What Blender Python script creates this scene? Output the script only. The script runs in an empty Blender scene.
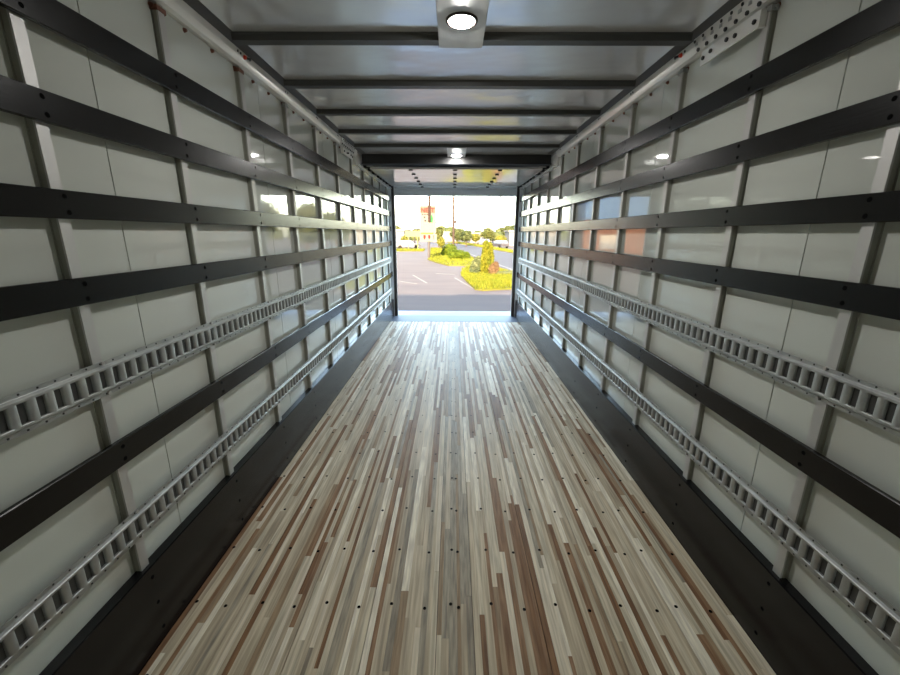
import bpy, bmesh, math, random
from mathutils import Matrix, Vector
R = random.Random(7)
sc = bpy.context.scene
col = sc.collection
rad = math.radians

# ------------------------------------------------------------------ camera
cam_d = bpy.data.cameras.new('camera'); cam = bpy.data.objects.new('camera', cam_d); col.objects.link(cam)
sc.camera = cam
cam_d.sensor_width = 36.0; cam_d.lens = 395.05 / 900 * 36; cam_d.clip_start = 0.02; cam_d.clip_end = 2000
PITCH, YAW, ROLL = rad(14.7506), rad(.396), rad(-.2818)
cam.matrix_world = (Matrix.Translation((-.0305, 0, 1.572)) @ Matrix.Rotation(YAW, 4, 'Z')
                    @ Matrix.Rotation(math.pi/2 - PITCH, 4, 'X') @ Matrix.Rotation(-ROLL, 4, 'Z'))

# ------------------------------------------------------------------ sky, sun, exposure
SUN_EL, SUN_AZ = rad(19.5), rad(180 + 8)          # azimuth clockwise from +Y: behind the camera, a little to its left
w = bpy.data.worlds.new('sky'); sc.world = w; w.use_nodes = True
nt = w.node_tree; bg = nt.nodes['Background']
sky = nt.nodes.new('ShaderNodeTexSky'); sky.sky_type = 'NISHITA'; sky.sun_disc = False
sky.sun_elevation = SUN_EL; sky.sun_rotation = SUN_AZ; sky.air_density = 1.0; sky.dust_density = 3.0; sky.ozone_density = 1.0
wb = nt.nodes.new('ShaderNodeMix'); wb.data_type = 'RGBA'; wb.blend_type = 'MULTIPLY'; wb.inputs[0].default_value = 1
wb.inputs[7].default_value = (1.0, .95, .87, 1)      # white balance of the sky light
nt.links.new(sky.outputs[0], wb.inputs[6]); nt.links.new(wb.outputs[2], bg.inputs[0]); bg.inputs[1].default_value = 1.0
sun_d = bpy.data.lights.new('sun', 'SUN'); sun_d.energy = 22.5; sun_d.angle = rad(.6); sun_d.color = (1, .76, .50)
sun = bpy.data.objects.new('sun', sun_d); col.objects.link(sun)
sdir = Vector((math.sin(SUN_AZ) * math.cos(SUN_EL), math.cos(SUN_AZ) * math.cos(SUN_EL), math.sin(SUN_EL)))
sun.rotation_euler = sdir.to_track_quat('Z', 'Y').to_euler()
LAMP = 125.0
vs = sc.view_settings
vs.view_transform = 'Standard'; vs.look = 'None'; vs.gamma = 1.0; vs.use_curve_mapping = False
vs.exposure = 2.2

# ------------------------------------------------------------------ materials
def mat(name, c, rough=.5, metal=0., spec=.5, noise=None, bump=None, coat=0., emit=None, c2=None, trans=0.):
    """c base colour; noise=(scale xyz, amount): mixes towards c2; bump=(scale xyz, strength, distance)"""
    m = bpy.data.materials.new(name); m.use_nodes = True
    t = m.node_tree; b = t.nodes['Principled BSDF']
    b.inputs['Base Color'].default_value = (*c, 1); b.inputs['Roughness'].default_value = rough
    b.inputs['Metallic'].default_value = metal; b.inputs['Specular IOR Level'].default_value = spec
    b.inputs['Coat Weight'].default_value = coat; b.inputs['Coat Roughness'].default_value = .08
    if trans: b.inputs['Transmission Weight'].default_value = trans
    if emit:
        b.inputs['Emission Color'].default_value = (*emit[0], 1); b.inputs['Emission Strength'].default_value = emit[1]
    def tex(scale, detail=4.):
        g = t.nodes.new('ShaderNodeNewGeometry'); v = t.nodes.new('ShaderNodeVectorMath'); v.operation = 'MULTIPLY'
        v.inputs[1].default_value = scale; t.links.new(g.outputs['Position'], v.inputs[0])
        n = t.nodes.new('ShaderNodeTexNoise'); n.inputs['Scale'].default_value = 1.0; n.inputs['Detail'].default_value = detail
        t.links.new(v.outputs[0], n.inputs['Vector']); return n
    if noise:
        n = tex(noise[0]); r = t.nodes.new('ShaderNodeMapRange'); r.inputs[1].default_value = .35; r.inputs[2].default_value = .65
        r.inputs[3].default_value = 0; r.inputs[4].default_value = noise[1]; t.links.new(n.outputs[0], r.inputs[0])
        mx = t.nodes.new('ShaderNodeMix'); mx.data_type = 'RGBA'
        mx.inputs[6].default_value = (*c, 1); mx.inputs[7].default_value = (*(c2 or [q * .6 for q in c]), 1)
        t.links.new(r.outputs[0], mx.inputs[0]); t.links.new(mx.outputs[2], b.inputs['Base Color'])
    if bump:
        n = tex(bump[0], 3.); bp = t.nodes.new('ShaderNodeBump'); bp.inputs['Strength'].default_value = bump[1]
        bp.inputs['Distance'].default_value = bump[2]; t.links.new(n.outputs[0], bp.inputs['Height'])
        t.links.new(bp.outputs[0], b.inputs['Normal'])
    return m
M = {}
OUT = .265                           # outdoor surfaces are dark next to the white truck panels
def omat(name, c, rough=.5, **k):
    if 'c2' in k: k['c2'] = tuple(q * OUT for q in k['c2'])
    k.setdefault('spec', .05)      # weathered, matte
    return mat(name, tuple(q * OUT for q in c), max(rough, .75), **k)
M['panel'] = mat('wall_panel_white', (.53, .55, .505), .035, spec=.8, noise=((1.2, 1.2, 2.5), .12), c2=(.50, .51, .46), bump=((1.5, 2.2, 1.5), .10, .01))
M['slat'] = mat('black_slat_paint', (.007, .0068, .0065), .26, spec=.26, noise=((3, 1.2, 30), .6), c2=(.005, .0048, .0045), bump=((60, 8, 160), .12, .002))
M['kick'] = mat('black_kick_plate', (.004, .0043, .005), .24, spec=.32, noise=((2, 1.5, 6), .5), c2=(.006, .006, .0063))
M['alu'] = mat('stud_aluminium', (.52, .51, .495), .52, metal=.7, noise=((8, 8, 3), .5), c2=(.44, .435, .43))
M['studshade'] = mat('post_side_shade', (.26, .26, .22), .5)  # shade of the post sides put into the base colour
M['galv'] = mat('galvanised_track', (.44, .45, .44), .52, metal=.8, noise=((14, 14, 14), .6), c2=(.28, .29, .29))
M['rail'] = mat('rail_white', (.92, .91, .88), .26, metal=.25, spec=.8, noise=((6, 1.5, 6), .3), c2=(.85, .83, .80))
M['roof'] = mat('roof_sheet', (.90, .90, .91), .20, metal=.5, noise=((1.3, 1.1, 1), .4), c2=(.74, .74, .75), bump=((1.6, 2.6, 1), .5, .03))
M['bow'] = mat('roof_bow_paint', (.055, .057, .055), .45)
M['cove'] = mat('cove_dark', (.05, .048, .045), .5)
M['black'] = mat('black_metal', (.012, .012, .012), .5)
M['screw'] = mat('screw_black', (.003, .003, .003), .9, spec=.03)
M['door'] = mat('door_white', (.80, .80, .79), .07, spec=.6, coat=.6, bump=((2, 3, 2), .08, .004))
M['header'] = mat('header_grey', (.74, .76, .79), .45)
M['post'] = mat('post_dark', (.030, .022, .020), .45)
M['sill'] = mat('sill_steel', (.062, .072, .09), .6, spec=.2)
M['platform'] = mat('platform_steel', (.19, .225, .275), .6, spec=.3)
M['subfloor'] = mat('subfloor_dark', (.035, .026, .018), .8)
M['plate'] = mat('light_plate', (.66, .66, .64), .45, metal=.25, noise=((14, 5, 3), .6), c2=(.48, .49, .49))
M['bezel'] = mat('bezel_dark', (.03, .02, .018), .4)
M['lens'] = mat('lamp_lens', (.9, .9, .85), .4, emit=((1, .98, .94), LAMP))
M['red'] = mat('red_lens', (.65, .05, .02), .3)
M['rust'] = mat('rust_fastener', (.16, .06, .035), .6)
M['front'] = mat('front_wall_white', (.74, .74, .70), .4)
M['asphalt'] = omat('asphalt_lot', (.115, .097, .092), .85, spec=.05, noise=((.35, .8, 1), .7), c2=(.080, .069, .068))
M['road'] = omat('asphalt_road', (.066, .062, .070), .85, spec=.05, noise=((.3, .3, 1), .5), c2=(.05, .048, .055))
M['paint'] = omat('line_paint', (.17, .17, .155), .7)
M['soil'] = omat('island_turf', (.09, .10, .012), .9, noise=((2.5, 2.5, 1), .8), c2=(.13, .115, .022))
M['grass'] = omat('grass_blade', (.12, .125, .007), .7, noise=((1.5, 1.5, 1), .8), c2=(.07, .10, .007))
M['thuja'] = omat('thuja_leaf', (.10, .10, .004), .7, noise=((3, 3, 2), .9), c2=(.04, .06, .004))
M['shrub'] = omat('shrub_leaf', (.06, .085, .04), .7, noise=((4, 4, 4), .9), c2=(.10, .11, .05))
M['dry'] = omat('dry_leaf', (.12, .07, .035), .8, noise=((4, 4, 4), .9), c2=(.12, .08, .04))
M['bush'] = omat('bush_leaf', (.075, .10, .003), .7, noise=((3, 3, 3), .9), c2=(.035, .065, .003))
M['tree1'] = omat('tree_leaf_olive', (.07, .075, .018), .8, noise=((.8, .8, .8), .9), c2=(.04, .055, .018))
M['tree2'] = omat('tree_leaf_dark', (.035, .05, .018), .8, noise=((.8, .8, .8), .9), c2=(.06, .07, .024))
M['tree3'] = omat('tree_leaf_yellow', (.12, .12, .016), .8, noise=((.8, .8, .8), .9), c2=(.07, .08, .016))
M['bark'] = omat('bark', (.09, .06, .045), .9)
M['polewood'] = omat('utility_pole_wood', (.04, .028, .024), .9)
M['poledark'] = omat('sign_pole_brown', (.02, .011, .009), .6)
M['postgrey'] = omat('sign_post_grey', (.06, .055, .055), .6)
M['cable'] = omat('cable', (.03, .027, .03), .7)
M['sign'] = omat('sign_white', (.115, .108, .095), .5)
M['signred'] = omat('sign_red', (.14, .005, .004), .5)
M['signpink'] = omat('sign_pink_band', (.115, .058, .045), .5)
M['signgreen'] = omat('sign_green', (.012, .10, .028), .5)
M['signorange'] = omat('sign_orange', (.18, .08, .015), .5)
M['signdark'] = omat('sign_dark', (.02, .017, .02), .5)
M['boardyellow'] = omat('board_pale_yellow', (.22, .20, .07), .6)
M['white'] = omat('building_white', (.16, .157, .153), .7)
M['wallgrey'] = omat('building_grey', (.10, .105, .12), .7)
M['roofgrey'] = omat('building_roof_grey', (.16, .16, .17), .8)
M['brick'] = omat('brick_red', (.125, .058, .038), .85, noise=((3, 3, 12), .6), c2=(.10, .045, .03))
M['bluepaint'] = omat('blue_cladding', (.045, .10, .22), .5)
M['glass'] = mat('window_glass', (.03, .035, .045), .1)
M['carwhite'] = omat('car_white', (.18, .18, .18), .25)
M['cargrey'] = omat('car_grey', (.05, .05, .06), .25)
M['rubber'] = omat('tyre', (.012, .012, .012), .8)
WOODS = [((.46, .41, .33), (.36, .31, .24)), ((.40, .35, .275), (.30, .255, .20)), ((.56, .52, .45), (.46, .42, .35)), ((.50, .46, .38), (.38, .345, .28)),
         ((.19, .108, .058), (.12, .064, .034)), ((.235, .145, .088), (.16, .092, .052)), ((.28, .21, .145), (.21, .155, .105)),
         ((.25, .225, .19), (.17, .15, .125)), ((.31, .285, .24), (.21, .19, .16)), ((.65, .62, .56), (.54, .50, .44))]
for i, (a, b_) in enumerate(WOODS):
    M['wood%d' % i] = mat('oak_strip_tone', tuple(min(.8, q * k_) for q, k_ in zip(a, (1.26, 1.17, 1.02))), .60, spec=.20, noise=((85, 3.2 + i * .4, 85), 1.0), c2=tuple(q * k_ for q, k_ in zip(b_, (1.02, .96, .86))), bump=((140, 5, 140), .15, .001))

# ------------------------------------------------------------------ mesh helpers
class MB:
    def __init__(s): s.v = []; s.f = []; s.mi = []
    def add(s, vs, fs, mi=0):
        k = len(s.v); s.v += [tuple(q) for q in vs]; s.f += [[i + k for i in f] for f in fs]; s.mi += [mi] * len(fs); return s
    def box(s, x0, x1, y0, y1, z0, z1, mi=0):
        return s.add([(x0, y0, z0), (x1, y0, z0), (x1, y1, z0), (x0, y1, z0), (x0, y0, z1), (x1, y0, z1), (x1, y1, z1), (x0, y1, z1)],
                     [(0, 3, 2, 1), (4, 5, 6, 7), (0, 1, 5, 4), (1, 2, 6, 5), (2, 3, 7, 6), (3, 0, 4, 7)], mi)
    def prism(s, prof, axis, a, b, mi=0):
        """prof: list of 2D points; axis 'y': (x,z) extruded along y, 'z': (x,y) along z, 'x': (y,z) along x"""
        n = len(prof); mk = {'y': lambda p, t: (p[0], t, p[1]), 'z': lambda p, t: (p[0], p[1], t), 'x': lambda p, t: (t, p[0], p[1])}[axis]
        return s.add([mk(p, a) for p in prof] + [mk(p, b) for p in prof],
                     [list(range(n))[::-1], list(range(n, 2 * n))] + [(i, (i + 1) % n, (i + 1) % n + n, i + n) for i in range(n)], mi)
    def cyl(s, c, r, axis, h, n=10, r2=None, mi=0):
        """from point c along +axis by h"""
        ax = {'x': Vector((1, 0, 0)), 'y': Vector((0, 1, 0)), 'z': Vector((0, 0, 1))}[axis] if isinstance(axis, str) else Vector(axis).normalized()
        u = ax.orthogonal().normalized(); v = ax.cross(u); c = Vector(c); r2 = r if r2 is None else r2
        a = [c + (u * math.cos(2 * math.pi * i / n) + v * math.sin(2 * math.pi * i / n)) * r for i in range(n)]
        b = [c + ax * h + (u * math.cos(2 * math.pi * i / n) + v * math.sin(2 * math.pi * i / n)) * r2 for i in range(n)]
        return s.add(a + b, [list(range(n))[::-1], list(range(n, 2 * n))] + [(i, (i + 1) % n, (i + 1) % n + n, i + n) for i in range(n)], mi)
    def tube(s, pts, r, n=6, mi=0):
        for p, q in zip(pts[:-1], pts[1:]):
            p, q = Vector(p), Vector(q); s.cyl(p, r, tuple(q - p), (q - p).length, n, mi=mi)
        return s
    def build(s, name, mats, parent=None, smooth=False, fix=True):
        me = bpy.data.meshes.new(name); me.from_pydata(s.v, [], s.f)
        if not isinstance(mats, (list, tuple)): mats = [mats]
        for q in mats: me.materials.append(M[q])
        me.polygons.foreach_set('material_index', s.mi)
        if smooth: me.polygons.foreach_set('use_smooth', [True] * len(me.polygons))
        me.update()
        if fix:
            bm = bmesh.new(); bm.from_mesh(me); bmesh.ops.recalc_face_normals(bm, faces=bm.faces); bm.to_mesh(me); bm.free()
        o = bpy.data.objects.new(name, me); col.objects.link(o)
        if parent: o.parent = parent
        return o
def tag(o, label, cat=None, group=None, kind=None):
    if label: o['label'] = label
    if cat: o['category'] = cat
    if group: o['group'] = group
    if kind: o['kind'] = kind
    return o
def struct(o, label, cat): return tag(o, label, cat, kind='structure')
def empty(name, loc=(0, 0, 0)):
    o = bpy.data.objects.new(name, None); col.objects.link(o); o.location = loc; o.empty_display_size = .1; return o
def rel(o, parent):
    o.parent = parent; o.matrix_parent_inverse = Matrix.Translation(-Vector(parent.location)); return o
def stuff(o): o['kind'] = 'stuff'; return o

# ------------------------------------------------------------------ dimensions of the cargo box
Y0, Y1 = -.45, 7.60                # front wall, rear frame
XS, XT, XP = 1.1775, 1.1965, 1.2225   # slat face, stud face, panel face
ZC = 2.508                         # roof sheet
YS0 = 1.2245; DS = .61             # a stud and the stud spacing
STUDS = [YS0 + DS * k for k in range(-2, 11)]
SLATS = [(2.174, .088), (1.913, .085), (1.650, .082), (1.392, .084), (.826, .090)]
SIDE = {-1: 'left', 1: 'right'}

# ------------------------------------------------------------------ floor
fl = MB().box(-XS, XS, Y0, 7.11, -.06, -.016).build('floor', 'subfloor')
struct(fl, 'laminated hardwood strip floor of the truck box', 'floor')
edges = [-1.1765, -.94, -.656, -.372, -.088, .063, .348, .632, .917, 1.1765]
strips = []
for bi in range(9):
    a, b = edges[bi] + .0013, edges[bi + 1] - .0013
    n = max(1, round((b - a) / .0235)); ws = [R.uniform(.65, 1.45) for _ in range(n)]; tot = sum(ws); x = a
    for q in ws:
        x2 = x + (b - a) * q / tot; y = Y0 - R.uniform(0, .8); prev = -1
        while y < 7.11:
            ln = R.uniform(.45, 1.7)
            if bi == 4: tone = R.choice([7, 7, 8, 8, 8, 8, 6])
            else:
                side = abs(x) > .75
                tone = R.choices(range(10), [4.2, 3.6, 3.4, 4.2, 1.8 if side else 6.5, 2.2 if side else 6.0, 3.2, .5, 1.0, 2.6])[0]
            if tone == prev: tone = R.choice([0, 1, 3, 6])
            prev = tone
            ya, yb = max(y, Y0), min(y + ln, 7.108)
            if yb - ya > .03: strips.append((x + .0002, x2 - .0002, ya, yb - .0006, R.uniform(-.0006, .0004), tone))
            y += ln
        x = x2
def near(s):                        # size in the picture: nearest visible end
    if s[3] < .95: return 99
    return max(s[2], .95)
strips.sort(key=near)
for x0, x1, ya, yb, dz, t in strips[:290]:
    MB().box(x0, x1, ya, yb, -.0155, dz).build('floor_strip', 'wood%d' % t, fl, fix=False)
far = MB()
for x0, x1, ya, yb, dz, t in strips[290:]: far.box(x0, x1, ya, yb, -.0155, dz, t)
stuff(far.build('far_floor_strips', ['wood%d' % i for i in range(10)], fl, fix=False))
scr = MB()
k = 0; y = 1.37 - .31 * 5
while y < 7.05:
    for bi in range(9):
        a, b = edges[bi], edges[bi + 1]
        offs = [(.054, .006), (.088, -.006)] if bi == 4 else ([(.08, .008), (.225, -.012)] if b - a > .27 else [(.03, .01), (.17, -.01)])
        for ox, oy in offs:
            scr.cyl((a + ox + R.uniform(-.006, .006), y + oy + R.uniform(-.004, .004), -.002), .0075, 'z', .0032, 8)
    y += .31
stuff(scr.build('floor_screws', 'screw', fl))

# rear sill and platform
struct(MB().box(-XS, XS, 7.112, 7.69, -.06, .002).build('trim_1', 'sill'), 'bluish steel threshold plate at the end of the wood floor', 'sill')
pf = MB().box(-1.22, 1.22, 7.70, 8.32, -.075, -.035).build('trim_2', 'platform')
struct(pf, 'pale steel rear platform lip outside the doorway', 'platform')
ribs = MB()
for i in range(6): ribs.box(-1.2, 1.2, 7.76 + i * .095, 7.775 + i * .095, -.0352, -.032)
ribs.build('tread_rib', 'platform', pf)

# ------------------------------------------------------------------ side walls
for s in (-1, 1):
    nm = SIDE[s]
    def bx(mb, xa, xb, *r): return mb.box(min(s * xa, s * xb), max(s * xa, s * xb), *r)
    wall = bx(MB(), XP + .012, XP + .03, Y0, Y1, -.06, 2.56).build('wall_' + nm, 'front')
    struct(wall, 'white panelled %s side wall of the truck box with aluminium posts and black slats' % nm, 'wall')
    seam0 = 1.466 if s < 0 else 1.452
    ys = [Y0] + [q for q in (seam0 + 1.22 * k for k in range(-1, 6)) if Y0 + .05 < q < Y1 - .05] + [Y1]
    for a, b in zip(ys[:-1], ys[1:]):
        bx(MB(), XP, XP + .011, a + .0022, b - .0022, 0, 2.50).build('wall_panel', 'panel', wall)
        bx(MB(), XP + .004, XP + .0115, b - .003, b + .003, 0, 2.50).build('panel_seam', 'black', wall)
    for yy in STUDS:
        if yy > Y1 - .05: continue
        st = MB()          # hat post: raised web and two thin flanges on the panel
        w_ = .0175
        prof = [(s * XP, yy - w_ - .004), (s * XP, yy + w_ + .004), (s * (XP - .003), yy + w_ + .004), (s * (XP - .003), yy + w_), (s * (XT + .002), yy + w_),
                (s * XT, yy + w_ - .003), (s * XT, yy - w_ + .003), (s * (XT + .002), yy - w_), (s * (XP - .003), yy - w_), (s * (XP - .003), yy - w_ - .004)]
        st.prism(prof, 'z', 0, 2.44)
        so = st.build('stud', 'studshade', wall)
        bx(MB(), XT - .0004, XT + .006, yy - w_ - .0008, yy + w_ + .0008, .3, 2.435).build('stud_face', 'alu', so)
        bk = bx(MB(), XT - .004, XP, yy - .026, yy + .026, 2.415, 2.432)
        bk.cyl((s * (XT + .012), yy - .034, 2.424), .008, 'y', .07, 8)
        bk.build('stud_bracket', 'rust' if s < 0 and yy < 3 else 'galv', so)
    for zi, (zc, wd) in enumerate(SLATS):
        sl = bx(MB(), XS, XT - .0005, Y0 + .02, Y1 - .04, zc - wd / 2, zc + wd / 2)
        so = sl.build('slat', 'slat', wall)
        bm = bmesh.new(); bm.from_mesh(so.data); bmesh.ops.bevel(bm, geom=bm.edges[:], offset=.0025, segments=1, affect='EDGES'); bm.to_mesh(so.data); bm.free()
        sm = MB()
        for yy in STUDS:
            if yy > Y1 - .08: continue
            for dz in (-.023, .023): sm.cyl((s * (XS + .003), yy + R.uniform(-.004, .004), zc + dz), .0075, (-s, 0, 0), .0038, 8)
        stuff(sm.build('slat_screws', 'screw', so))
    rv = MB()
    yy = 2.017 - .2035 * 5
    while yy < 5.0:
        rv.cyl((s * XP, yy, 2.432), .010, (-s, 0, 0), .012, 8, .006); yy += .2035
    stuff(rv.build('rail_rivets', 'rust', wall))
    kp = bx(MB(), XS, XP, Y0, Y1 - .02, -.02, .335)
    kp = kp.build('baseboard_' + nm, 'kick'); struct(kp, 'tall black kick plate along the foot of the %s wall' % nm, 'kick plate')
    bm = bmesh.new(); bm.from_mesh(kp.data); bmesh.ops.bevel(bm, geom=bm.edges[:], offset=.004, segments=2, affect='EDGES'); bm.to_mesh(kp.data); bm.free()
    ks = MB()
    for yy in STUDS:
        if yy > Y1 - .08: continue
        for z in (.29, .17, .05): ks.cyl((s * (XS + .003), yy, z), .0075, (-s, 0, 0), .0038, 8)
    stuff(ks.build('kick_screws', 'screw', kp))
    # top rail with rounded nose, ends at the door gear
    rl = MB().prism([(s * XP, 2.446), (s * 1.197, 2.442), (s * 1.178, 2.448), (s * 1.172, 2.46), (s * 1.166, 2.475), (s * 1.160, 2.503), (s * 1.168, 2.5075), (s * XP, 2.5075)], 'y', Y0, 5.02)
    rl = rl.build('trim_%d' % (3 if s < 0 else 4), 'rail'); struct(rl, 'white top rail where the %s wall meets the roof' % nm, 'rail')
    rs = MB()
    for k in range(-3, 5):
        yy = 2.245 + .612 * k + .12
        rs.cyl((s * 1.166, yy, 2.49), .006, (-s, 0, -.2), .006, 8); rs.cyl((s * 1.166, yy + .03, 2.49), .006, (-s, 0, -.2), .006, 8)
    stuff(rs.build('rail_bolts', 'black', rl))
    cv = MB().prism([(s * 1.168, 2.507), (s * 1.160, 2.5035), (s * 1.100, 2.5065), (s * 1.100, 2.508)], 'y', Y0, 5.2)  # plain dark strip along the roof edge
    struct(cv.build('trim_%d' % (5 if s < 0 else 6), 'cove'), 'dark strip between %s top rail and roof sheet' % nm, 'trim')

# ------------------------------------------------------------------ logistic (slotted) tracks
def track(s, zc, label):
    P = .0508; n = int((7.54 - .30) / P); ya = YS0 - 18 * P
    root = empty('cargo_track', (s * XT, ya, zc))
    tag(root, label, 'cargo track', 'slotted steel cargo tracks on the walls')
    xf, xr = XT - .003, XS + .006            # flange face, raised face
    X = lambda v: s * v
    fl_ = MB()
    yb = ya + n * P
    for q in (-1, 1):                        # flanges, a groove and the raised edge
        pr = [(X(XT - .0005), q * .058), (X(xf), q * .058), (X(xf), q * .046), (X(xf + .001), q * .0445), (X(xf), q * .043), (X(xr + .003), q * .0405),
              (X(xr), q * .038), (X(xr), q * .0315), (X(xr + .002), q * .0295), (X(xr + .010), q * .0295), (X(xr + .010), q * .031),
              (X(xr + .0025), q * .034), (X(xf + .001), q * .040), (X(XT - .0005), q * .041)]
        fl_.prism([(a, b + zc) for a, b in pr], 'y', ya, yb)
    rel(fl_.build('flange', 'galv'), root)
    rel(MB().box(min(X(XT - .002), X(XT - .0006)), max(X(XT - .002), X(XT - .0006)), ya, yb, zc - .036, zc + .036).build('slot_shade', 'bow'), root)  # dark sheet added behind the slots, standing in for their shade
    pl = MB()
    hp = .0138
    cs = [(-hp + .0005, .0115), (-hp + .0006, .005), (-hp + .0025, .0015), (-hp + .006, 0), (0, -.0008), (hp - .006, 0), (hp - .0025, .0015), (hp - .0006, .005), (hp - .0005, .0115)]
    for k in range(n):
        yc = ya + (k + .5) * P
        vs_ = []
        for z in (-.032, .032):
            for dy, dx in cs: vs_.append((X(xr + .0005 + dx), yc + dy, zc + z))
        m_ = len(cs); pl.add(vs_, [(i, i + 1, i + 1 + m_, i + m_) for i in range(m_ - 1)])
    rel(pl.build('slot_bars', 'galv', smooth=True, fix=False), root)['kind'] = 'stuff'
    rv = MB()
    for k in range(n):
        for q in (-1, 1): rv.cyl((X(xf + .001), ya + k * P + .004, zc + q * .052), .0034, (-s, 0, 0), .0018, 6)
    rel(rv.build('flange_holes', 'black'), root)['kind'] = 'stuff'
    bt = MB()
    for yy in STUDS:
        if ya < yy < yb:
            for q in (-1, 1): bt.cyl((X(xf + .001), yy + .012, zc + q * .0525), .0065, (-s, 0, 0), .006, 8)
    rel(bt.build('mounting_bolts', 'alu'), root)['kind'] = 'stuff'
    return root
for s in (-1, 1):
    track(s, 1.097, 'upper slotted galvanised steel cargo track on the %s wall' % SIDE[s])
    track(s, .522, 'lower slotted galvanised steel cargo track just above the %s kick plate' % SIDE[s])

# ------------------------------------------------------------------ roof
ce = MB().box(-1.26, 1.26, Y0, 7.7, ZC, ZC + .03).build('ceiling', 'roof')
struct(ce, 'shiny wavy aluminium roof sheet over the truck box', 'ceiling')
BOW0, DB = 2.243, .6125
for k in range(-4, 5):
    yc = BOW0 + DB * k
    b = MB().prism([(yc - .028, 2.476), (yc + .028, 2.476), (yc + .030, 2.498), (yc + .046, 2.500), (yc + .046, 2.5075), (yc - .038, 2.5075), (yc - .030, 2.500)], 'x', -1.112, 1.112)
    b.build('roof_bow', 'bow', ce)
# dark spring housing in front of the open roll-up door
hd = MB().box(-1.16, 1.16, 5.24, 5.34, 2.392, 2.5075)
hd.box(-1.16, 1.16, 5.20, 5.24, 2.392, 2.404)
hb = hd.build('spring_housing', 'black'); tag(hb, 'black cross beam under the roof in front of the open roll-up door', 'beam')

def ceiling_light(yc, ya, yb, label, half):
    t = empty('ceiling_light', (0, yc, 2.474)); tag(t, label, 'ceiling light')
    p = MB().box(-half, half, ya, yb, 2.4715, 2.4745)
    for q in (-1, 1): p.box(q * half - .0015, q * half + .0015, ya, yb, 2.4715, 2.49)
    rel(p.build('mounting_plate', 'plate'), t)
    bz = MB(); n = 32; rr = [(.070, 2.4715), (.070, 2.466), (.065, 2.463), (.058, 2.464), (.056, 2.469)]
    vs_ = [(r * math.cos(2 * math.pi * i / n), yc + r * math.sin(2 * math.pi * i / n), z) for r, z in rr for i in range(n)]
    bz.add(vs_, [(j * n + i, j * n + (i + 1) % n, (j + 1) * n + (i + 1) % n, (j + 1) * n + i) for j in range(len(rr) - 1) for i in range(n)])
    rel(bz.build('bezel', 'bezel', smooth=True), t)
    ln = MB(); rr = [(.057, 2.4675), (.052, 2.4620), (.036, 2.4570), (.015, 2.4555)]
    vs_ = [(r * math.cos(2 * math.pi * i / n), yc + r * math.sin(2 * math.pi * i / n), z) for r, z in rr for i in range(n)]
    ln.add(vs_, [(j * n + i, j * n + (i + 1) % n, (j + 1) * n + (i + 1) % n, (j + 1) * n + i) for j in range(len(rr) - 1) for i in range(n)] + [list(range(3 * n, 4 * n))])
    rel(ln.build('lens', 'lens', smooth=True), t)
ceiling_light(2.018, 1.615, 2.288, 'round dome light in a galvanised plate under the near roof bow', .106)
ceiling_light(5.09, 4.68, 5.20, 'small far dome light in a plate beside the black cross beam', .106)

# splice plates on the rails
def splice(s, ya, yb, label):
    t = empty('splice_plate', (s * 1.16, ya, 2.378)); tag(t, label, 'bracket')
    sg = lambda a, b: (min(s * a, s * b), max(s * a, s * b))
    p = MB().box(*sg(1.168, 1.174), ya, yb, 2.366, 2.428); p.box(*sg(1.174, XT), ya, ya + .012, 2.366, 2.428)
    rel(p.build('lower_plate', 'rail'), t)
    u = MB().prism([(s * 1.1705, 2.440), (s * 1.1650, 2.440), (s * 1.1535, 2.504), (s * 1.1600, 2.504)], 'y', ya - .09, yb + .06)
    rel(u.build('upper_plate', 'rail'), t)
    b1 = MB(); m = 7
    for i in range(m):
        yy = ya + .025 + (yb - ya - .05) * i / (m - 1)
        if i not in (1, 4): b1.cyl((s * 1.169, yy, 2.394 + (.008 if i % 2 else 0)), .009, (-s, 0, 0), .009, 6)
    for i in range(8):
        yy = ya - .06 + (yb - ya + .08) * i / 7
        b1.cyl((s * 1.165, yy, 2.4475), .0085, (-s, 0, -.2), .009, 6)
        b1.cyl((s * 1.158, yy + .03, 2.492), .007, (-s, 0, -.2), .006, 6)
    rel(b1.build('bolts', 'black'), t)['kind'] = 'stuff'
    sl = MB()
    for i in range(9):
        yy = ya - .06 + (yb - ya + .1) * i / 8
        sl.box(*sg(1.1555, 1.1615), yy - .012, yy + .006, 2.468, 2.482)
    rel(sl.build('slots', 'galv'), t)['kind'] = 'stuff'
splice(1, 1.83, 2.215, 'white bolted splice plate hanging under the right top rail near the camera')
splice(-1, 4.42, 4.80, 'small bolted splice plate at the far end of the left top rail')
# red marker lamps on the rails
for s, yy in ((-1, 2.435), (1, 2.40)):
    t = empty('marker_light', (s * 1.165, yy, 2.486))
    tag(t, 'tiny red marker lamp with black wire on the %s top rail' % SIDE[s], 'marker light', 'red marker lamps on the top rails')
    rel(MB().cyl((s * 1.167, yy, 2.486), .013, (-s, 0, -.2), .014, 10, .008).build('lens', 'red'), t)
    rel(MB().tube([(s * 1.158, yy + .012, 2.486), (s * 1.150, yy + .035, 2.488), (s * 1.163, yy + .06, 2.492)], .006).build('wire', 'black'), t)

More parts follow.
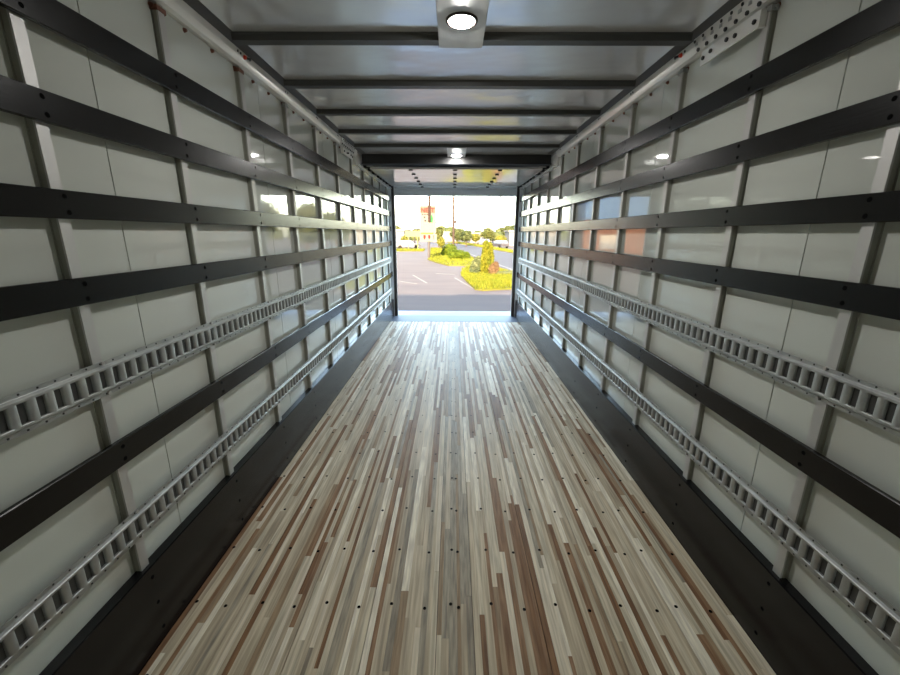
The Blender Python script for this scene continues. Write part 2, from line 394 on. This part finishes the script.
# ------------------------------------------------------------------ open roll-up door overhead
dr = empty('door_1', (0, 5.35, 2.35)); struct(dr, 'white overhead roll-up door parked open under the roof', 'door')
yd = 5.35 - .0
PN = .378
for k in range(6):
    a = 5.345 + k * PN; b = min(a + PN, 7.57)
    rel(MB().box(-1.085, 1.085, a + .0015, b - .0015, 2.352, 2.376).build('door_panel', 'door'), dr)
    for x in (-.575, -.012, .555):
        h = MB().box(x - .022, x + .022, a + .012, a + .055, 2.346, 2.352); h.cyl((x - .026, a + .03, 2.343), .006, 'x', .052, 8)
        rel(h.build('hinge', 'black'), dr)
    for s in (-1, 1):
        for dy in ((.03, .30) if k % 3 == 0 else (.20,)):
            r_ = MB().cyl((s * 1.155 - .018, a + dy, 2.386), .019, 'x', .036, 10); r_.cyl((s * 1.115 - .03, a + dy, 2.372), .007, 'x', .06, 6)
            rel(r_.build('roller', 'black'), dr)
for s in (-1, 1):
    sg = lambda a, b: (min(s * a, s * b), max(s * a, s * b))
    tr = MB().box(*sg(1.150, 1.180), 5.03, 7.60, 2.352, 2.362); tr.box(*sg(1.176, 1.180), 5.03, 7.60, 2.362, 2.420)
    rel(tr.build('door_track', 'rail'), dr)
    rel(MB().box(*sg(1.196, XP), 5.03, 7.60, 2.35, 2.5075).build('track_backing', 'rail'), dr)
# rear frame
for s, nme in ((-1, 'trim_7'), (1, 'trim_8')):
    sg = lambda a, b: (min(s * a, s * b), max(s * a, s * b))
    po = MB().box(*sg(1.118, 1.165), 7.60, 7.70, -.06, 2.508).build(nme, 'post')
    struct(po, 'dark rear door post on the %s of the opening' % SIDE[s], 'door post')
    MB().box(*sg(1.165, 1.27), 7.60, 7.72, -.06, 2.508).build('corner_post', 'header', po)
    MB().box(*sg(1.108, 1.118), 7.64, 7.66, 0, 2.36).build('door_guide', 'galv', po)
struct(MB().box(-1.118, 1.118, 7.60, 7.70, 2.235, 2.508).build('trim_9', 'header'), 'grey header over the rear opening', 'header')
struct(MB().box(-1.27, 1.27, Y0 - .04, Y0, -.06, 2.56).build('wall_front', 'front'), 'plain white front wall of the truck box behind the viewpoint', 'wall')

# ================================================================== outdoors
G = -1.1
def poly(name, pts, z, m, h=.05, parent=None):
    return MB().prism(pts, 'z', z - h, z).build(name, m, parent)
lot = MB().box(-160, 160, -40, 260, G - .3, G).build('pavement', 'asphalt'); struct(lot, 'sunlit tan grey asphalt parking lot behind the truck', 'pavement')
near_e = [(7.5, 5), (5.4, 18), (4.3, 27), (2.6, 44), (1.2, 60), (-1.5, 80), (-9, 125)]
far_e = [(16, 5), (12.8, 25), (8.6, 53), (4.2, 88), (-2.5, 128)]
rd = poly('road', near_e + far_e[::-1], G + .012, 'road', .02); struct(rd, 'grey two-lane road beyond the grass islands', 'road')
ln = MB()
for a, b in zip(near_e[:-1], near_e[1:]):
    ln.prism([(a[0] + .5, a[1]), (a[0] + .68, a[1]), (b[0] + .68, b[1]), (b[0] + .5, b[1])], 'z', G + .012, G + .016)
ln.build('edge_line', 'paint', rd)
for (ax, ay), (bx_, by) in [((-2.68, 26.3), (-1.48, 22.0)), ((.09, 24.7), (1.05, 19.6)), ((-3.3, 23.0), (-2.0, 21.6)), ((-5.6, 26.5), (-4.6, 22.2)), ((-1.2, 27.4), (.1, 26.9))]:
    d = Vector((bx_ - ax, by - ay)).normalized(); nn = Vector((-d.y, d.x)) * .055
    poly('parking_line', [(ax + nn.x, ay + nn.y), (bx_ + nn.x, by + nn.y), (bx_ - nn.x, by - nn.y), (ax - nn.x, ay - nn.y)], G + .006, 'paint', .008, lot)

def inside(p, pts):
    c = False; j = len(pts) - 1
    for i in range(len(pts)):
        if (pts[i][1] > p[1]) != (pts[j][1] > p[1]) and p[0] < (pts[j][0] - pts[i][0]) * (p[1] - pts[i][1]) / (pts[j][1] - pts[i][1]) + pts[i][0]: c = not c
        j = i
    return c
def island(pts, n, label, h=.16):
    o = MB().prism(pts, 'z', G - .1, G + .07).build('grass_island', 'soil'); tag(o, label, 'grass island')
    xs = [p[0] for p in pts]; ys = [p[1] for p in pts]; g = MB(); k = 0
    while k < n:
        x, y = R.uniform(min(xs), max(xs)), R.uniform(min(ys), max(ys))
        if not inside((x, y), pts): continue
        a = R.uniform(0, 6.28); hh = h * R.uniform(.5, 1.3); wd = .03; lx, ly = R.uniform(-.08, .08), R.uniform(-.08, .08)
        g.add([(x - wd * math.cos(a), y - wd * math.sin(a), G + .06), (x + wd * math.cos(a), y + wd * math.sin(a), G + .06), (x + lx, y + ly, G + .07 + hh)], [(0, 1, 2)]); k += 1
    stuff(g.build('grass_blades', 'grass', o, fix=False)); return o
island([(.48, 26.1), (.75, 22.5), (1.04, 19.4), (1.4, 19.0), (2.9, 19.6), (5.0, 19.8), (4.2, 26.8), (3.3, 32.2), (1.3, 33.0), (.65, 30)], 9000, 'near bright green grass island carrying the cone shaped conifer')
island([(-2.7, 41.9), (-1.6, 37.5), (-.45, 34.0), (.6, 33.9), (2.4, 34.8), (2.6, 38), (2.1, 46), (1.1, 58), (-1.5, 74), (-4.2, 75), (-3.1, 54)], 9000, 'far grass island with rounded bushes and the tall sign')
island([(9.0, 53), (4.7, 88), (-2.0, 128), (.8, 128.5), (6.6, 90), (10.6, 56)], 4000, 'yellow green grass verge across the road', .3)
island([(-16, 60), (-4.6, 62), (-4.8, 68), (-17, 67)], 3500, 'yellow grass strip below the pale shop on the left', .25)
island([(17.5, 5), (14.5, 25), (11.5, 46), (30, 48), (40, 25), (36, 5)], 4000, 'wide lawn on the far side of the road, right of the opening', .3)

def leaves(mb, c, rx, ry, rz, n, size, shape='ball', mi=0):
    for _ in range(n):
        while True:
            p = Vector((R.uniform(-1, 1), R.uniform(-1, 1), R.uniform(-1, 1)))
            if .3 < p.length <= 1: break
        p = p.normalized() * (R.uniform(.75, 1.05) if R.random() < .8 else R.uniform(.3, .8))
        if shape == 'cone':
            t = min(1, max(0, (p.z + 1) / 2)); k_ = (1 - t) ** .36 * min(1, .66 + t * 1.6)
            a = R.uniform(0, 6.283); r_ = R.uniform(.72, 1.06) * k_
            p = Vector((math.cos(a) * r_, math.sin(a) * r_, p.z))
        q = Vector((c[0] + p.x * rx, c[1] + p.y * ry, c[2] + p.z * rz))
        u = Vector((R.gauss(0, 1), R.gauss(0, 1), R.gauss(0, 1))).normalized(); v = u.orthogonal().normalized()
        if shape == 'cone': u = Vector((R.gauss(0, .35), R.gauss(0, .35), 1)).normalized(); v = u.orthogonal().normalized(); v = Matrix.Rotation(R.uniform(0, 6.28), 3, u) @ v
        z_ = size * R.uniform(.6, 1.3)
        mb.add([q - u * z_, q + v * z_ * .5, q + u * z_, q - v * z_ * .5], [(0, 1, 2, 3)], mi)
def core(mb, c, rx, ry, rz, mi=0):
    n, m = 10, 6
    vs_ = [(c[0] + rx * math.sin(math.pi * (j + .5) / m) * math.cos(6.283 * i / n), c[1] + ry * math.sin(math.pi * (j + .5) / m) * math.sin(6.283 * i / n), c[2] - rz * math.cos(math.pi * (j + .5) / m)) for j in range(m) for i in range(n)]
    mb.add(vs_, [(j * n + i, j * n + (i + 1) % n, (j + 1) * n + (i + 1) % n, (j + 1) * n + i) for j in range(m - 1) for i in range(n)], mi)
def plant(name, x, y, label, cat, leaf, blobs, h_stem, n, size, shape='ball', group=None):
    t = empty(name, (x, y, G)); tag(t, label, cat, group)
    f = MB()
    for dx, dy, zc, rx, ry, rz in blobs:
        if shape == 'ball': core(f, (x + dx, y + dy, G + zc), rx * .72, ry * .72, rz * .72)
        leaves(f, (x + dx, y + dy, G + zc), rx, ry, rz, n, size, shape)
    rel(f.build('foliage', leaf, fix=False), t)
    st = MB().cyl((x, y, G - .05), max(.04, h_stem * .05), 'z', h_stem + .05, 7, max(.02, h_stem * .03))
    rel(st.build('trunk', 'bark'), t); return t
plant('conifer', 2.22, 26.4, 'tall cone shaped yellow green conifer on the near grass island', 'conifer', 'thuja', [(-.12, 0, 1.12, .36, .36, 1.15), (.16, .1, 1.06, .34, .34, 1.1)], .6, 2600, .075, 'cone')
plant('blue_shrub', 1.52, 26.9, 'loose blue green shrub left of the cone shaped conifer', 'shrub', 'shrub', [(0, 0, .55, .38, .4, .58), (-.12, 0, .35, .35, .4, .36), (.15, 0, .8, .25, .3, .45)], .3, 700, .06)
plant('dry_shrub', 2.55, 26.0, 'brown dry shrub at the right foot of the conifer', 'shrub', 'dry', [(0, 0, .40, .30, .3, .42), (.2, .1, .5, .22, .25, .45)], .2, 700, .05)
plant('low_shrub', 3.5, 26.0, 'low dark green ground shrub right of the conifer', 'shrub', 'shrub', [(0, 0, .18, .5, .3, .2), (-.5, 0, .14, .35, .3, .16)], .1, 500, .05)
plant('round_bush', -.45, 49.0, 'rounded green bush with a red brown edge behind the wide bush', 'bush', 'bush', [(0, 0, .75, .95, .9, .75), (-.6, -.2, .4, .4, .4, .42)], .2, 900, .1)
plant('wide_bush', .55, 42.5, 'wide low bright green bush in front of the rounded bush', 'bush', 'bush', [(-.55, 0, .52, .6, .6, .52), (.1, 0, .5, .7, .6, .5), (.7, 0, .42, .5, .5, .42)], .2, 800, .09)
def tree(x, y, top, wd, leaf, label, lift=.12):
    h = top - G; b = h * lift; rz = (h - b) / 2
    bl = [(R.uniform(-.25, .25) * wd, R.uniform(-.2, .2) * wd, b + rz + R.uniform(-.3, .35) * rz, wd * R.uniform(.28, .42), wd * .35, rz * R.uniform(.45, .65)) for _ in range(5)]
    bl.append((0, 0, b + rz, wd * .4, wd * .4, rz * .9))
    return plant('tree', x, y, label, 'tree', leaf, bl, b + rz, 260, max(.14, wd * .06), 'ball', 'trees beyond the parking lot')
for a in [(-12.9, 92, 3.9, 3.4, 'tree1', 'olive tree over the pale shop at the left edge of the opening'),
          (-3.0, 82, 3.2, 1.9, 'tree1', 'slim olive tree just right of the tall sign'),
          (-2.0, 70, 1.1, 1.3, 'tree3', 'small yellow green tree right of the tall sign'),
          (.8, 104, 3.4, 3.4, 'tree2', 'dark tree behind the utility pole'),
          (2.7, 86, 2.9, 2.4, 'tree2', 'dark rounded tree right of the utility pole'),
          (-9.0, 76.0, 1.3, 1.5, 'tree3', 'yellow green tree beside the pale shop on the left'),
          (6.0, 110, 1.7, 3.0, 'tree3', 'low yellow tree behind the conifer top'),
          (9.8, 117, 3.5, 4.0, 'tree1', 'broad olive tree right of the conifer top'),
          (10.4, 89, 1.6, 2.2, 'tree3', 'bright yellow green tree above the parked car'),
          (15.2, 108, 4.1, 4.6, 'tree2', 'dark tree above the white shed at the right edge'),
          (18.5, 58, 5.8, 5.5, 'tree1', 'large tree right of the opening, mirrored in the left wall, nearest the road bend'),
          (22, 50, 6.2, 6, 'tree2', 'large dark tree mirrored in the left wall, middle one of its row'),
          (25, 42, 5.6, 5, 'tree1', 'large olive tree right of the opening, mirrored in the left wall, nearest the truck'),
          (20, 78, 6.0, 6, 'tree2', 'large tree far right behind the lawn, mirrored in the left wall'),
          (-42, 70, 6.5, 7, 'tree2', 'large tree left of the brick building, mirrored in the right wall'),
          (-20, 96, 4.6, 5, 'tree1', 'olive tree behind the pale shop, mirrored in the right wall')]: tree(*a)
k = 0
hill = MB()
for i in range(60):
    x = -105 + i * 3.6 + R.uniform(-1, 1); y = 170 + R.uniform(-12, 12); h = R.uniform(2.2, 5.2) ; core(hill, (x, y, G + h * .4), 3.2, 2.5, h * .75); leaves(hill, (x, y, G + h * .5), 3.3, 2.6, h * .75, 90, .5)
tag(hill.build('tree_line', 'tree2', fix=False), 'distant low line of merged green treetops on the horizon', 'tree line', kind='stuff')

# sign on tall pole
sx, sy = -2.63, 43.3
t = empty('pole_sign', (sx, sy, G)); tag(t, 'tall roadside pole sign with red lettering on white panel', 'sign')
rel(MB().cyl((sx, sy, G), .13, 'z', 3.2, 10).build('post', 'postgrey'), t)
rel(MB().box(sx - .04, sx + .22, sy - .36, sy - .22, 2.75, 7.4).build('upper_pole', 'poledark'), t)
pn = rel(MB().box(sx - .92, sx + .78, sy - .18, sy + .12, 1.62, 4.40).build('sign_panel', 'sign'), t)
def sub(mb, name, m, par): o = mb.build(name, m); o.parent = par; return o
fy = sy - .19
rel(sub(MB().box(sx - .88, sx + .74, fy - .005, fy + .01, 3.62, 4.22), 'red_band', 'signpink', None), t)
def text(s, x, z, size, m, par, depth=.012):
    cu = bpy.data.curves.new('lettering', 'FONT'); cu.body = s; cu.size = size; cu.extrude = depth; cu.align_x = 'CENTER'; cu.offset = .012
    o = bpy.data.objects.new('tmp', cu); col.objects.link(o); dg = bpy.context.evaluated_depsgraph_get(); dg.update()
    me = bpy.data.meshes.new_from_object(o.evaluated_get(dg)); bpy.data.objects.remove(o)
    me.transform(Matrix.Translation((x, fy - .015, z)) @ Matrix.Rotation(math.pi / 2, 4, 'X')); me.materials.clear(); me.materials.append(M[m])
    q = bpy.data.objects.new('lettering', me); col.objects.link(q); rel(q, par); return q
text('NEST', sx - .10, 3.70, .62, 'signred', t)
for x, z, wd, h in [(-.62, 3.42, .16, .12), (-.38, 3.42, .14, .12), (-.05, 3.44, .34, .08), (-.42, 3.10, .18, .18), (-.34, 2.78, .2, .16)]:
    rel(MB().box(sx + x - wd / 2, sx + x + wd / 2, fy - .008, fy + .01, z, z + h).build('small_mark', 'signdark'), t)
rel(MB().prism([(sx + .22, 2.75), (sx + .40, 2.6), (sx + .46, 3.1), (sx + .36, 3.5), (sx + .22, 3.3)], 'y', fy - .008, fy + .01).build('green_figure', 'signgreen'), t)
lb = rel(MB().box(sx - .95, sx + .85, sy - .2, sy + .15, .72, 1.50).build('message_board', 'sign'), t)
rel(MB().box(sx - .8, sx + .5, sy - .22, sy + .1, 1.50, 1.64).build('orange_strip', 'signorange'), t)
for dx in (-.45, .05):
    rel(MB().prism([(sx + dx - .11, 1.40), (sx + dx + .11, 1.40), (sx + dx + .12, 1.15), (sx + dx, .92), (sx + dx - .1, 1.1)], 'y', sy - .215, sy - .19).build('red_mark', 'signred'), t)
rel(MB().box(sx + .50, sx + .58, sy - .215, sy - .19, .95, 1.38).build('dark_mark', 'signdark'), t)

# pale board on two posts
t = empty('roadside_board', (-5.9, 65, G)); tag(t, 'low pale yellow board on two thin posts left of the tall sign', 'sign')
rel(MB().box(-7.7, -5.0, 64.95, 65.1, 1.05, 1.95).build('board', 'boardyellow'), t)
for x in (-7.2, -5.75): rel(MB().cyl((x, 65.0, G), .07, 'z', 2.3, 8).build('leg', 'boardyellow'), t)

# utility pole with wires
ux, uy = .0, 72.0
t = empty('utility_pole', (ux, uy, G)); tag(t, 'wooden utility pole with a lamp arm in the middle of the opening', 'utility pole')
rel(MB().cyl((ux, uy, G), .21, 'z', 13.5, 10, .16).build('pole', 'polewood'), t)
rel(MB().tube([(ux, uy, 6.6), (ux - .5, uy - .1, 7.3), (ux - .95, uy - .1, 7.5)], .06).build('lamp_arm', 'cable'), t)
rel(MB().box(ux - 1.3, ux - .85, uy - .22, uy + .02, 7.42, 7.6).build('lamp_head', 'cable'), t)
rel(MB().box(ux + .12, ux + .6, uy - .15, uy + .15, 3.3, 3.8).build('transformer', 'cable'), t)
def wire(a, b, sag, label):
    pts = [(a[0] + (b[0] - a[0]) * i / 14, a[1] + (b[1] - a[1]) * i / 14, a[2] + (b[2] - a[2]) * i / 14 - sag * 4 * (i / 14) * (1 - i / 14)) for i in range(15)]
    tag(MB().tube(pts, .12, 5).build('overhead_wire', 'cable'), label, 'wire', 'wires on the utility pole')
wire((ux, uy, 6.2), (13.5, 62, 11.5), 1.9, 'overhead wire rising from the utility pole to the right')
wire((ux, uy, 6.2), (-5.2, 82, 3.2), .7, 'overhead wire sagging from the utility pole to the left')
for x, y, h, wh in ((-8.3, 95, 6.2, 'between the pale shop and the tall sign, middle of three'), (-9.5, 100, 5.6, 'just right of the pale shop'), (-6.7, 110, 6.6, 'close left of the tall sign'), (9.0, 120, 8.5, 'above the conifer tip'), (12.0, 125, 9.2, 'near the right edge of the opening')):
    tag(MB().cyl((x, y, G), .12, 'z', h - G, 8, .08).build('distant_pole', 'cable'), 'thin distant pole ' + wh, 'pole', 'thin poles on the horizon')

# buildings
def building(name, x0, x1, y0, y1, h, wm, label, windows, roofm='roofgrey', band=None):
    t = empty(name, ((x0 + x1) / 2, y0, G)); tag(t, label, 'building')
    rel(MB().box(x0, x1, y0, y1, G, G + h).build('wall', wm), t)
    rel(MB().box(x0 - .3, x1 + .3, y0 - .4, y1 + .3, G + h, G + h + .35).build('roof', roofm), t)
    if band: rel(MB().box(x0 - .08, x1 + .08, y0 - .12, y1 + .08, G + band[0], G + band[1]).build('cladding', band[2]), t)
    for xa, xb, za, zb in windows:
        f = rel(MB().box(xa - .06, xb + .06, y0 - .08, y0 + .05, G + za - .06, G + zb + .06).build('window', 'white'), t)
        MB().box(xa, xb, y0 - .1, y0 + .02, G + za, G + zb).build('pane', 'glass', f)
    return t
building('shop', -17, -9.5, 78, 88, 3.1, 'wallgrey', 'pale shop with white fascia at the left edge of the opening', [(-16, -14.5, .6, 2.0), (-13.6, -12.2, .6, 2.0), (-11.4, -10.2, 0.1, 2.0)], 'white', (2.2, 3.2, 'white'))
building('low_house', -6.5, 1.0, 128, 138, 2.9, 'white', 'low white house behind the trees near the utility pole', [(-5.6, -4.4, .9, 2.0), (-2.6, -1.2, .9, 2.0)])
building('shed', 12.6, 21, 92, 100, 3.1, 'white', 'low white shed at the right edge of the opening', [(13.4, 14.6, .8, 1.9), (16, 17.5, .8, 1.9)], 'white')
building('grey_house', 5.0, 9.5, 122, 130, 2.6, 'white', 'small pale house beyond the road behind the conifer', [(5.8, 6.8, .8, 1.8), (7.6, 8.6, .8, 1.8)])
bw = [(-36 + i * 6.2, -34.2 + i * 6.2, .9, 2.5) for i in range(4)]
building('brick_building', -38, -13.5, 50, 57, 7.6, 'brick', 'red brick building left of the opening, mirrored in the right wall', bw, 'roofgrey', (4.4, 7.3, 'bluepaint'))
struct(MB().box(-34, 34, -9.0, -7.5, G, 7.9).build('depot_wall', 'white'), 'tall depot wall behind the truck that shades the near asphalt', 'wall')

# cars
def car(x, y, rz, paint, label):
    t = empty('car', (x, y, G)); t.rotation_euler.z = rz; tag(t, label, 'car', 'cars across the lot')
    b = MB().prism([(-2.2, .35), (2.2, .35), (2.25, .75), (1.5, .92), (-2.15, .95), (-2.25, .6)], 'y', -.85, .85).build('body', paint, t)
    c = MB(); c.add([(-1.9, -.8, .93), (1.0, -.8, .93), (1.0, .8, .93), (-1.9, .8, .93), (-1.4, -.64, 1.45), (.35, -.64, 1.45), (.35, .64, 1.45), (-1.4, .64, 1.45)],
                    [(0, 3, 2, 1), (4, 5, 6, 7), (0, 1, 5, 4), (1, 2, 6, 5), (2, 3, 7, 6), (3, 0, 4, 7)]); c.build('cabin', 'glass', t)
    MB().box(-1.4, .35, -.65, .65, 1.44, 1.48).build('roof', paint, t)
    for px in (-1.4, 1.4):
        for py in (-.88, .70): MB().cyl((px, py, .33), .33, 'y', .18, 14).build('wheel', 'rubber', t)
car(8.9, 78, rad(112), 'cargrey', 'grey car driving on the road right of the conifer')
car(-8.0, 71.8, rad(4), 'carwhite', 'white car parked in front of the pale shop')
car(7.2, 96, rad(112), 'carwhite', 'small white car far along the road')
